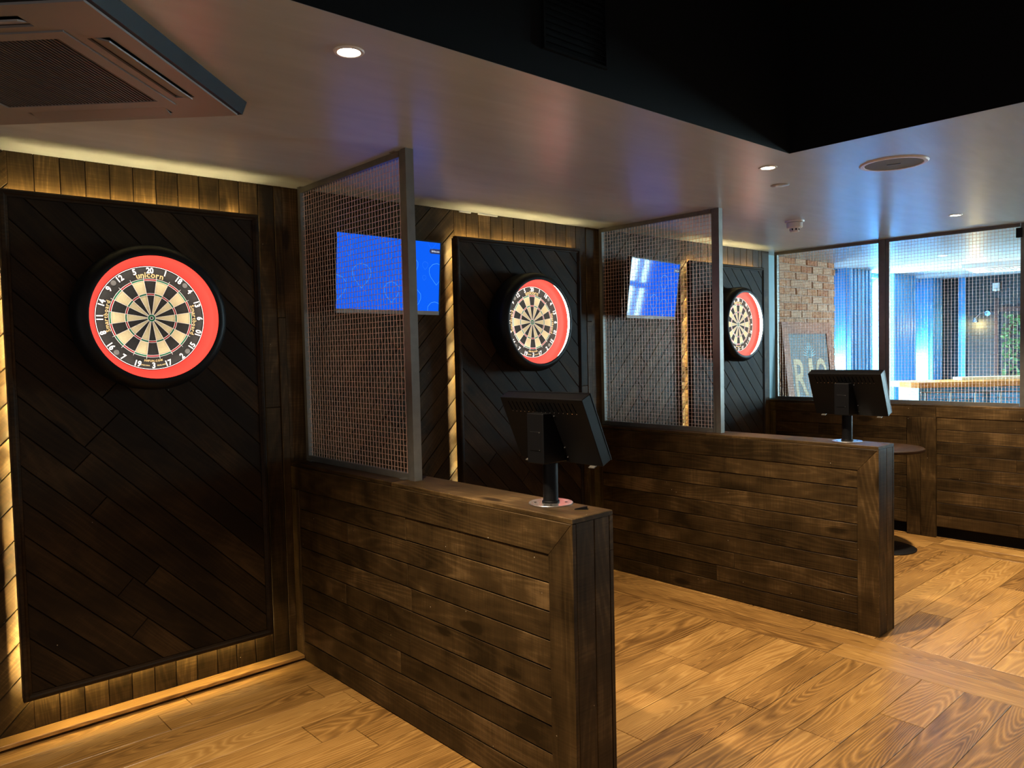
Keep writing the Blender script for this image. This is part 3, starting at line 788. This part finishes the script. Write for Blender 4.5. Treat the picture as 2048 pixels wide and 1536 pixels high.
def television(loc, yaw, tilt, W, label):
    root = empty('television', loc); root.rotation_euler = (-tilt, 0, yaw); tag(root, label, 'television', 'wall televisions')
    root.rotation_mode = 'XYZ'
    Hh = W * 0.592; W2, H2 = W / 2, Hh / 2; e = 0.008; bz = -H2 + 0.022
    bo = MB().box((-W2, 0.002, -H2), (W2, 0.030, H2)).box((-W2 * 0.6, 0.030, -H2 * 0.7), (W2 * 0.6, 0.048, H2 * 0.5)).build('housing', 'black_plastic', root)
    MB().box((-W2, -0.003, H2 - e), (W2, 0.002, H2)).box((-W2, -0.003, -H2), (-W2 + e, 0.002, H2 - e)).box((W2 - e, -0.003, -H2), (W2, 0.002, H2 - e)).build('bezel', 'black_plastic', root)
    MB().box((-W2 + e, -0.004, -H2), (W2 - e, 0.002, bz)).build('lower_bezel', 'ac', root)
    rc = (-W2 + e, bz, W2 - e, H2 - e)
    sc = MB().box((rc[0], 0.0, rc[1]), (rc[2], 0.002, rc[3])).build('screen', 'screen', root)
    m1 = MB(); m2 = MB()
    for cx, cz, s, m in ((-0.19, -0.005, 0.115, m1), (0.008, -0.085, 0.10, m1), (0.155, -0.12, 0.115, m1), (0.135, 0.06, 0.105, m1), (0.325, 0.03, 0.11, m1), (0.315, -0.185, 0.10, m1), (-0.345, -0.075, 0.12, m1),
                         (0.235, 0.0, 0.026, m2), (0.035, 0.02, 0.034, m2), (0.115, 0.02, 0.06, m2), (-0.03, 0.20, 0.06, m2), (0.285, 0.20, 0.06, m2), (-0.27, 0.12, 0.05, m2), (-0.21, -0.15, 0.03, m2), (0.24, 0.07, 0.04, m2)):
        k = W / 0.71; ribbon(m, pin_outline(m, cx * k, cz * k, s * k, 0, 0), 0.0022 if m is m1 else 0.0014, -0.0004, rc)
    m1.build('outline_pattern', 'screen_line', sc); m2.build('faint_pattern', 'screen_faint', sc)
    px1, pz = rc[2], H2 - 0.058
    pts = [(px1, pz - 0.014), (px1, pz + 0.014)] + [(px1 - 0.064 + 0.014 * math.cos(a), pz + 0.014 * math.sin(a)) for a in [PI / 2 + PI * i / 8 for i in range(9)]]
    MB().add([(a, -0.0003, b) for a, b in pts], [tuple(range(len(pts)))]).build('badge', 'pill', sc)
    mb = MB(); put_text(mb, '501fun.com', 0.0125, 0.0003, px1 - 0.034, pz, 0, -0.0007); mb.build('lettering', 'screen_white', sc)
    MB().box((-0.05, 0.048, -0.06), (0.05, 0.062, 0.06)).build('mount_plate', 'steel', root)
    MB().box((-0.02, 0.060, -0.03), (0.02, 0.15, 0.03)).build('wall_arm', 'steel', root)
    return root
television((2.026, -0.113, 1.984), 0.0674, -0.082, 0.71, 'larger wall television with plain blue screen, behind the nearest mesh screen')
television((4.27, -0.175, 1.983), 0.1436, -0.123, 0.725, 'smaller, farther blue television behind the middle mesh screen')

# ================================================================== CEILING FITTINGS
def downlight(x, y, label, zc=H, watts=SPOT_W, col=(1.0, 0.80, 0.56), vis=True, ang=95):
    root = empty('downlight', (x, y, zc)); tag(root, label, 'downlight', 'recessed ceiling downlights')
    smooth_auto(MB().lathe([(0.030, -0.001), (0.033, -0.004), (0.041, -0.004), (0.044, 0.0)], 36).build('bezel', 'white_plastic', root))
    MB().cyl((0, 0, -0.0025), 0.030, 0.002, 32).build('lens', 'lamp_on', root)
    ld = bpy.data.lights.new('lamp', 'SPOT'); ld.energy = watts; ld.color = col; ld.spot_size = math.radians(ang); ld.spot_blend = 0.8; ld.shadow_soft_size = 0.03
    lo = bpy.data.objects.new('lamp', ld); COL.objects.link(lo); lo.parent = root; lo.location = (0, 0, -0.012)
    return root
downlight(0.843, -1.747, 'bright ceiling downlight nearest the camera, at the top left')
downlight(3.130, -1.739, 'ceiling downlight beside the corner of the black ceiling void')
downlight(5.478, -1.798, 'small ceiling downlight just before the far mesh')
downlight(8.087, -0.836, 'tiny faint downlight on the ceiling beyond the far mesh', watts=40)
# added fill lamps: unseen, guessed downlights behind and beside the camera
for x, y, wh in ((-1.6, -3.4, 'left of the camera'), (1.2, -4.6, 'right behind the camera'), (-1.2, -5.6, 'farthest behind the camera')):
    downlight(x, y, 'added fill downlight in the black ceiling void, out of view, ' + wh, 3.05, 260.0)
for x, y, wh in ((4.3, -3.6, 'nearest'), (5.9, -3.6, 'by the far partition'), (4.3, -5.4, 'farthest from the lanes')):
    downlight(x, y, 'added fill downlight in the grey ceiling, unseen right of the view, ' + wh, H, 150.0)

sp = empty('ceiling_speaker', (3.553, -2.155, H)); tag(sp, 'round flush ceiling speaker with pale rim and grey cloth', 'speaker')
smooth_auto(MB().lathe([(0.126, -0.002), (0.130, -0.006), (0.146, -0.006), (0.152, 0.0)], 64).build('rim', 'white_plastic', sp))
MB().cyl((0, 0, -0.004), 0.127, 0.003, 64).build('cloth', 'grey_cloth', sp)
MB().box((-0.030, -0.004, -0.0052), (0.030, 0.004, -0.0042)).build('name_plate', 'black_plastic', sp)
sp.rotation_euler = (0, 0, -1.2)
smk = empty('smoke_detector', (4.75, -1.02, H)); tag(smk, 'white smoke detector hanging from the ceiling', 'smoke detector')
smooth_auto(MB().lathe([(0.0, -0.012), (0.062, -0.012), (0.064, -0.008), (0.064, 0.0)], 40).build('base', 'white_plastic', smk))
smooth_auto(MB().lathe([(0.050, -0.014), (0.052, -0.016), (0.052, -0.044), (0.047, -0.050), (0.0, -0.050)], 40).build('body', 'white_plastic', smk))
smooth_auto(MB().lathe([(0.032, -0.050), (0.031, -0.072), (0.027, -0.077), (0.0, -0.077)], 32).build('sensor_cap', 'white_plastic', smk))
for i in range(8):
    a = 2 * PI * i / 8; MB().box((-0.004, -0.0015, -0.068), (0.004, 0.0015, -0.054)).build('sensor_slot', 'vent_dark', smk, False, (0.0312 * math.cos(a), 0.0312 * math.sin(a), 0), (0, 0, a + PI / 2))
tag(MB().lathe([(0.0, -0.003), (0.046, -0.003), (0.048, -0.001), (0.048, 0.0)], 40).build('blanking_plate', 'ceiling', None, True, (3.560, -1.565, H)), 'flat round blanking plate painted like the ceiling', 'ceiling plate')
for i, (xa, xb) in enumerate(((2.598, 2.684), (2.745, 2.900))):
    tag(MB().box((xa, -0.012, H - 0.010), (xb, -0.002, H - 0.002)).build('packing_strip', 'white_plastic'), ('short' if i == 0 else 'longer') + ' white packing strip where the planks meet the ceiling', 'strip', 'white packing strips')

# air conditioning cassette, turned 45 degrees to the wall
def cassette(x, y, ang, s, label, body='ac', skirt='ac_dark', detail=True):
    root = empty('ceiling_air_conditioner', (x, y, H), ang); tag(root, label, 'air conditioner', 'ceiling cassettes')
    a, b, d = s / 2, s / 2 + 0.024, 0.050
    mb = MB()
    vs = [(-b, -b, 0), (b, -b, 0), (b, b, 0), (-b, b, 0), (-a - 0.012, -a - 0.012, -d + 0.006), (a + 0.012, -a - 0.012, -d + 0.006), (a + 0.012, a + 0.012, -d + 0.006), (-a - 0.012, a + 0.012, -d + 0.006)]
    mb.add(vs, [(0, 1, 5, 4), (1, 2, 6, 5), (2, 3, 7, 6), (3, 0, 4, 7), (4, 5, 6, 7)]).build('skirt', skirt, root)
    # fascia ring with four louvre openings, lower face at -d
    g = 0.335 * s; lo, li = 0.435 * s, 0.365 * s; ll = 0.27 * s
    mb = MB()
    for q in range(4):
        R = Matrix.Rotation(q * PI / 2, 4, 'Z')
        def bx(x0, x1, y0, y1):
            m = MB().box((x0, y0, -d), (x1, y1, -d + 0.012)); mb.add([R @ Vector(v) for v in m.v], m.f)
        bx(lo, a, -a, lo); bx(li, lo, ll, li); bx(li, lo, -lo, -ll); bx(g, li, -li, li - (li - g))
    mb.build('fascia', body, root)
    for q in range(4):
        R = Matrix.Rotation(q * PI / 2, 4, 'Z'); t = 0.30
        c = Vector(((lo + li) / 2, 0, -d - 0.002)); w2 = (lo - li) / 2 - 0.003
        ux = Vector((math.cos(t), 0, -math.sin(t))) if q != 1 else Vector((math.cos(0.05), 0, -math.sin(0.05)))
        nz = Vector((ux.z * -1, 0, ux.x)) * 0.004
        pts = [c - ux * w2 + Vector((0, -ll + 0.004, 0)), c + ux * w2 + Vector((0, -ll + 0.004, 0)), c + ux * w2 + Vector((0, ll - 0.004, 0)), c - ux * w2 + Vector((0, ll - 0.004, 0))]
        pts = [R @ p for p in pts] + [R @ (p + nz) for p in pts]
        MB().hexa(pts).build('louvre', body, root)
    gr = MB().box((-g + 0.002, -g + 0.002, -d - 0.004), (g - 0.002, -g + 0.04, -d + 0.010)).box((-g + 0.002, g - 0.04, -d - 0.004), (g - 0.002, g - 0.002, -d + 0.010)).box((-g + 0.002, -g + 0.04, -d - 0.004), (-g + 0.04, g - 0.04, -d + 0.010)).box((g - 0.04, -g + 0.04, -d - 0.004), (g - 0.002, g - 0.04, -d + 0.010)).build('grille_frame', body, root)
    MB().box((-g + 0.02, -g + 0.02, -d + 0.011), (g - 0.02, g - 0.02, -d + 0.016)).build('filter', 'vent_dark', root)  # shade in the grille gaps, painted as a black plate above the bars
    n = 44 if detail else 10; gg = g - 0.04
    mb = MB()
    for i in range(n):
        yy = -gg + (i + 0.5) * 2 * gg / n
        mb.box((-gg, yy - 0.0024, -d - 0.0025), (gg, yy + 0.0022, -d + 0.004))
    sl = mb.build('grille_bars', 'ac_grille' if detail else body, gr); sl['kind'] = 'stuff'
    return root
cassette(0.170, -1.152, PI / 4, 0.84, 'large grey ceiling air conditioner at the top left corner')

# vent grille on the black bulkhead
vg = empty('vent_grille', (1.567, -SOF - 0.004, 2.60)); tag(vg, 'black vent grille, barely visible in the dark ceiling void', 'vent grille')
MB().box((-0.15, -0.012, -0.10), (0.15, 0.0, -0.092)).box((-0.15, -0.012, 0.142), (0.15, 0.0, 0.15)).box((-0.15, -0.012, -0.092), (-0.142, 0.0, 0.142)).box((0.142, -0.012, -0.092), (0.15, 0.0, 0.142)).build('frame', 'black_plastic', vg)
for i in range(11):
    z = -0.082 + i * 0.021
    MB().add([(-0.141, -0.011, z), (0.141, -0.011, z), (0.141, -0.002, z + 0.010), (-0.141, -0.002, z + 0.010), (-0.141, -0.011, z + 0.0015), (0.141, -0.011, z + 0.0015), (0.141, -0.002, z + 0.0115), (-0.141, -0.002, z + 0.0115)],
             [(0, 3, 2, 1), (4, 5, 6, 7), (0, 1, 5, 4), (1, 2, 6, 5), (2, 3, 7, 6), (3, 0, 4, 7)]).build('slat', 'black_plastic', vg)

# ================================================================== ROUND TABLE BEHIND THE MIDDLE PARTITION
tb = empty('pedestal_table', (5.62, -1.26, 0)); tag(tb, 'dark round pedestal table half hidden behind the middle partition', 'table')
smooth_auto(MB().lathe([(0.0, 0.745), (0.274, 0.745), (0.28, 0.750), (0.28, 0.763), (0.274, 0.768), (0.0, 0.768)], 56).build('table_top', 'walnut', tb))
smooth_auto(MB().lathe([(0.0, 0.0), (0.225, 0.0), (0.228, 0.006), (0.20, 0.016), (0.06, 0.030), (0.0, 0.032)], 48).build('base', 'black_plastic', tb))
smooth_auto(MB().lathe([(0.035, 0.025), (0.035, 0.73), (0.10, 0.745), (0.0, 0.745)], 28).build('column', 'black_plastic', tb))

# ================================================================== FAR ROOM
struct(MB().box((6.20, 0.13, 0), (6.62, 0.36, H)).build('wall_teal', 'teal_paint'))
br = struct(MB().box((6.62, 0.140, 0), (7.79, 0.50, H)).build('wall_brick', 'mortar'))
bw, bh, g = 0.215, 0.065, 0.011
for r in range(int(H / (bh + g)) + 1):
    z0 = r * (bh + g); z1 = min(z0 + bh, H - 0.001)
    if z1 < 0.95 or z1 - z0 < 0.02: continue
    x = 6.62 - (0.113 if r % 2 else 0.0)
    while x < 7.79:
        xa, xb = max(x, 6.622), min(x + bw, 7.788); x += bw + g
        if xb - xa < 0.03: continue
        b_ = random.uniform(-0.006, 0.004)
        hboard('brick', br, (Vector((0, 0.140, 0)), Vector((1, 0, 0)), Vector((0, 0, 1))), xa + random.uniform(0, .003), xb, z0 + random.uniform(0, .003), z1, 0.010 + b_, 0.016 + b_, 'brick', 0.004)

# leaning RIO sign
sg = empty('framed_sign', (7.10, 0.015, 0.0)); sg.rotation_euler = (-0.105, 0, 0)
sg.location = (7.10, -0.082, 0.0)
tag(sg, 'framed RIO BRAZIL sign leaning against the brick wall beyond the mesh', 'sign')
W2 = 0.51; Z1 = 1.785; ff = 0.115
MB().box((-W2 + 0.01, 0.0, 0.02), (W2 - 0.01, 0.03, Z1 - 0.01)).build('backing', 'dark', sg)
for a, b in (((-W2, 0.0), (-W2 + ff, Z1)), ((W2 - ff, 0.0), (W2, Z1))):
    MB().box((a[0], -0.012, a[1]), (b[0], 0.034, b[1])).build('frame_side', 'signwood', sg)
for z in (0.0, Z1 - ff): MB().box((-W2 + ff, -0.012, z), (W2 - ff, 0.034, z + ff)).build('frame_rail', 'signwood', sg)
MB().box((-W2 + ff, -0.003, ff), (W2 - ff, 0.0, Z1 - ff)).build('picture', 'slate', sg)
mb = MB()
for sgn in (-1, 1):      # drawn feather fronds above the word
    for i in range(7):
        a = PI / 2 + sgn * (0.25 + 0.19 * i); L_ = 0.20
        p0 = (sgn * 0.05, 1.43); p1 = (p0[0] + L_ * math.cos(a), p0[1] + L_ * math.sin(a) * 0.9)
        d = Vector((p1[0] - p0[0], p1[1] - p0[1])).normalized(); n_ = Vector((-d.y, d.x)) * 0.009
        mb.add([(p0[0], -0.004, p0[1]), ((p0[0] + p1[0]) / 2 + n_.x, -0.004, (p0[1] + p1[1]) / 2 + n_.y), (p1[0], -0.004, p1[1]), ((p0[0] + p1[0]) / 2 - n_.x, -0.004, (p0[1] + p1[1]) / 2 - n_.y)], [(0, 3, 2, 1)])
mb.build('feather_print', 'teal_paint', sg)
for ch, x in (('R', -0.22), ('I', 0.0), ('O', 0.215)):
    mb = MB(); v, f = text_mesh(ch, 0.5, 0.006); wd = max(p.x for p in v) - min(p.x for p in v); hh = max(p.y for p in v) - min(p.y for p in v)
    put_text(mb, ch, 0.5, 0.006, x, 1.235, 0, -0.005, (0.24 if ch != 'I' else 0.075) / wd, 0.37 / hh); mb.build('letter', 'cream', sg)
mb = MB()
for i, ch in enumerate('BRAZIL'): put_text(mb, ch, 0.10, 0.002, -0.23 + i * 0.092, 0.985, 0, -0.005)
mb.build('lettering', 'pink', sg)

# window wall of the far room
ww = struct(MB().box((7.79, 0.60, 0), (11.30, 0.70, H)).build('wall_window', 'blue_paint'))
def flute(x0, x1):
    """Panelled pilaster between two windows."""
    MB().box((x0, 0.30, 0), (x1, 0.60, H)).build('pilaster', 'blue_paint', ww)
    n = max(2, int((x1 - x0) / 0.09)); s_ = (x1 - x0) / n
    for i in range(n):
        a = x0 + i * s_
        MB().add([(a + 0.008, 0.30, 0.0), (a + s_ - 0.008, 0.30, 0.0), (a + s_ - 0.022, 0.252, 0.0), (a + 0.022, 0.252, 0.0), (a + 0.008, 0.30, H), (a + s_ - 0.008, 0.30, H), (a + s_ - 0.022, 0.252, H), (a + 0.022, 0.252, H)],
                 [(0, 3, 2, 1), (4, 5, 6, 7), (0, 1, 5, 4), (1, 2, 6, 5), (2, 3, 7, 6), (3, 0, 4, 7)]).build('moulding', 'blue_paint', ww)
WINS = [(7.88, 8.42), (9.02, 9.62), (10.36, 10.90)]
flute(7.79, 7.88); flute(8.42, 9.02); flute(9.62, 10.36); flute(10.90, 11.30)
def sash(name, loc, rz, wd, z0, z1, cross, mid=None, mw=0.012, rw=0.018, upper='daylight'):
    root = empty(name, loc, rz); root['kind'] = 'structure'
    f = 0.035; y = 0.0; mid = wd / 2 if mid is None else mid
    MB().box((0, y, z0), (f, y + 0.06, z1)).box((wd - f, y, z0), (wd, y + 0.06, z1)).box((f, y, z1 - f), (wd - f, y + 0.06, z1)).box((f, y, z0), (wd - f, y + 0.06, z0 + f)).build('window_frame', 'blue_paint', root)
    prev = z0 + f
    for i, zc in enumerate(cross + [z1 - f]):
        top = zc - (rw if i < len(cross) else 0.0)
        for xa, xb in ((f, mid - mw), (mid + mw, wd - f)):
            MB().box((xa, y + 0.030, prev), (xb, y + 0.036, top)).build('pane', 'daylight' if i == 0 else upper, root)
        if i < len(cross):
            MB().box((f, y + 0.005, zc - rw), (wd - f, y + 0.055, zc + rw)).build('sash_rail', 'blue_paint', root); prev = zc + rw
    MB().box((mid - mw, y + 0.008, z0 + f), (mid + mw, y + 0.052, z1 - f)).build('glazing_bar', 'blue_paint', root)
    MB().box((-0.02, y - 0.10, z0 - 0.03), (wd + 0.02, y + 0.0, z0)).build('window_sill', 'blue_paint', root)
    return root
for i, (a, b) in enumerate(WINS):
    sash('window_%d' % (i + 1), (a, 0.52, 0), 0.0, b - a, 0.55, 2.36, [1.40, 1.85], upper='daylight' if i == 1 else 'shaded_pane')
    MB().box((a, 0.40, 2.36), (b, 0.60, H)).build('window_head', 'blue_paint', ww)
    MB().box((a, 0.44, 0), (b, 0.60, 0.52)).build('window_apron', 'blue_paint', ww)
# dark end wall with another window farther right
dw = struct(MB().box((11.30, -6.5, 0), (11.42, 0.70, H)).build('wall_far', 'dark_wall'))
MB().box((11.27, -0.035, 0), (11.30, 0.050, H)).build('pilaster_strip', 'blue_paint', dw)
MB().box((11.28, -0.420, 1.0), (11.30, -0.385, 2.1)).build('trim_strip', 'brown_trim', dw)
MB().box((11.28, -1.2, 1.93), (11.30, -0.44, 1.99)).build('trim_strip', 'brown_trim', dw)
sash('window_4', (11.22, -3.03, 0), -PI / 2, 0.62, 0.75, 2.30, [1.66], 0.165, 0.06, 0.05)
sash('window_5', (11.22, -4.10, 0), -PI / 2, 0.62, 0.75, 2.30, [1.66])  # added unseen window, brings extra daylight onto the near ceiling

# wall lamps on the dark wall
def wall_lamp(y, z, label, point=True):
    root = empty('wall_lamp', (11.30, y, z)); tag(root, label, 'wall lamp', 'wall lamps on the dark wall')
    smooth_auto(MB().cyl((-0.02, 0, 0), 0.035, 0.02, 20, 'x').build('back_plate', 'steel_bright', root))
    MB().tube([(-0.02, 0, 0), (-0.08, 0.02, 0.02), (-0.11, 0.07, -0.01), (-0.11, 0.11, -0.05)], 0.006, 6).build('arm', 'steel_bright', root)
    smooth_auto(MB().lathe([(0.012, 0.03), (0.020, 0.025), (0.045, -0.035)], 20, 'z', (-0.11, 0.12, -0.08)).build('shade', 'steel_bright', root))
    smooth_auto(MB().lathe([(0.0, 0.02), (0.016, 0.012), (0.022, -0.008), (0.015, -0.026), (0.0, -0.032)], 16, 'z', (-0.11, 0.12, -0.085)).build('bulb', 'bulb', root))
    ld = bpy.data.lights.new('lamp', 'POINT'); ld.energy = 9.0; ld.color = (1.0, 0.76, 0.30); ld.shadow_soft_size = 0.03
    lo = bpy.data.objects.new('lamp', ld); COL.objects.link(lo); lo.parent = root; lo.location = (-0.11, 0.12, -0.14)
    return root
wall_lamp(-0.30, 1.91, 'small curved wall lamp casting a yellow glow on the dark wall')
sn = empty('motion_sensor', (11.30, -0.405, 2.255)); tag(sn, 'small white sensor box high on the dark wall', 'sensor')
MB().box((-0.05, -0.038, -0.05), (0.0, 0.038, 0.05)).build('case', 'white_plastic', sn)
smooth_auto(MB().lathe([(0.0, -0.03), (0.02, -0.02), (0.025, 0.0)], 16, 'z', (-0.045, 0, -0.03)).build('dome', 'white_plastic', sn))
# leafy plant
pl = empty('climbing_plant', (11.30, -0.66, 0.90)); tag(pl, 'leafy green climbing plant on the dark wall at the right edge', 'plant')
mb = MB(); rnd = random.Random(3)
for i in range(420):
    y, z, x = rnd.uniform(-0.40, 0.17), rnd.uniform(0.1, 0.98), -rnd.uniform(0.01, 0.10)
    a, t, s_ = rnd.uniform(0, 2 * PI), rnd.uniform(-0.6, 0.6), rnd.uniform(0.018, 0.034)
    d = Vector((math.sin(t) * 0.6, math.cos(a), math.sin(a))).normalized(); e = Vector((1, 0, 0)).cross(d).normalized(); c = Vector((x, y, z))
    mb.add([c - d * s_, c + e * s_ * 0.5, c + d * s_, c - e * s_ * 0.5], [(0, 1, 2, 3)])
lv = mb.build('foliage', 'leaf', pl); lv['kind'] = 'stuff'
for y in (-0.28, -0.08, 0.08): MB().tube([(-0.02, y, 0.0), (-0.03, y + 0.03, 0.5), (-0.02, y - 0.02, 0.95)], 0.006, 6).build('stem', 'brown_trim', pl)

# bar with thick timber top, standing at an angle
ba = empty('bar_counter', (8.62, -0.33, 0), -0.72); tag(ba, 'blue panelled bar with a thick orange timber top beyond the mesh', 'bar')
mb = MB(); pts = [(3.0, -0.06), (3.0, 0.50), (0.06, 0.50), (0.0, 0.44), (-0.02, 0.20), (0.0, 0.0), (0.06, -0.06)]
n = len(pts); mb.add([(x, y, 1.045) for x, y in pts] + [(x, y, 1.105) for x, y in pts], [tuple(range(n - 1, -1, -1)), tuple(range(n, 2 * n))] + [(i, (i + 1) % n, n + (i + 1) % n, n + i) for i in range(n)])
mb.build('bar_top', 'barwood', ba)
MB().box((0.10, 0.02, 0.0), (2.95, 0.45, 1.045)).build('bar_body', 'blue_paint', ba)
for i in range(4):
    x = 0.20 + i * 0.68
    MB().box((x, 0.0, 0.12), (x + 0.06, 0.02, 0.98)).box((x + 0.50, 0.0, 0.12), (x + 0.56, 0.02, 0.98)).box((x + 0.06, 0.0, 0.92), (x + 0.50, 0.02, 0.98)).box((x + 0.06, 0.0, 0.12), (x + 0.50, 0.02, 0.18)).build('front_panel', 'blue_paint', ba)
MB().box((0.75, 0.30, 1.105), (2.95, 0.48, 1.135)).build('upper_shelf', 'cream', ba)
# rail in front of the bar
ra = empty('foot_rail', (8.10, -0.62, 0), -0.95); tag(ra, 'thin metal rail with upright posts in front of the bar', 'rail')
MB().tube([(0, 0, 1.03), (2.2, 0, 1.03)], 0.007, 6).build('handrail', 'steel', ra)
for i in range(10): MB().tube([(0.05 + i * 0.23, 0, 0.0), (0.05 + i * 0.23, 0, 1.028)], 0.006, 6).build('upright', 'steel', ra)
# far ceiling fittings
cassette(9.75, -0.98, 0.15, 0.80, 'white ceiling air conditioner beyond the far mesh', 'white_plastic', 'white_plastic', False)
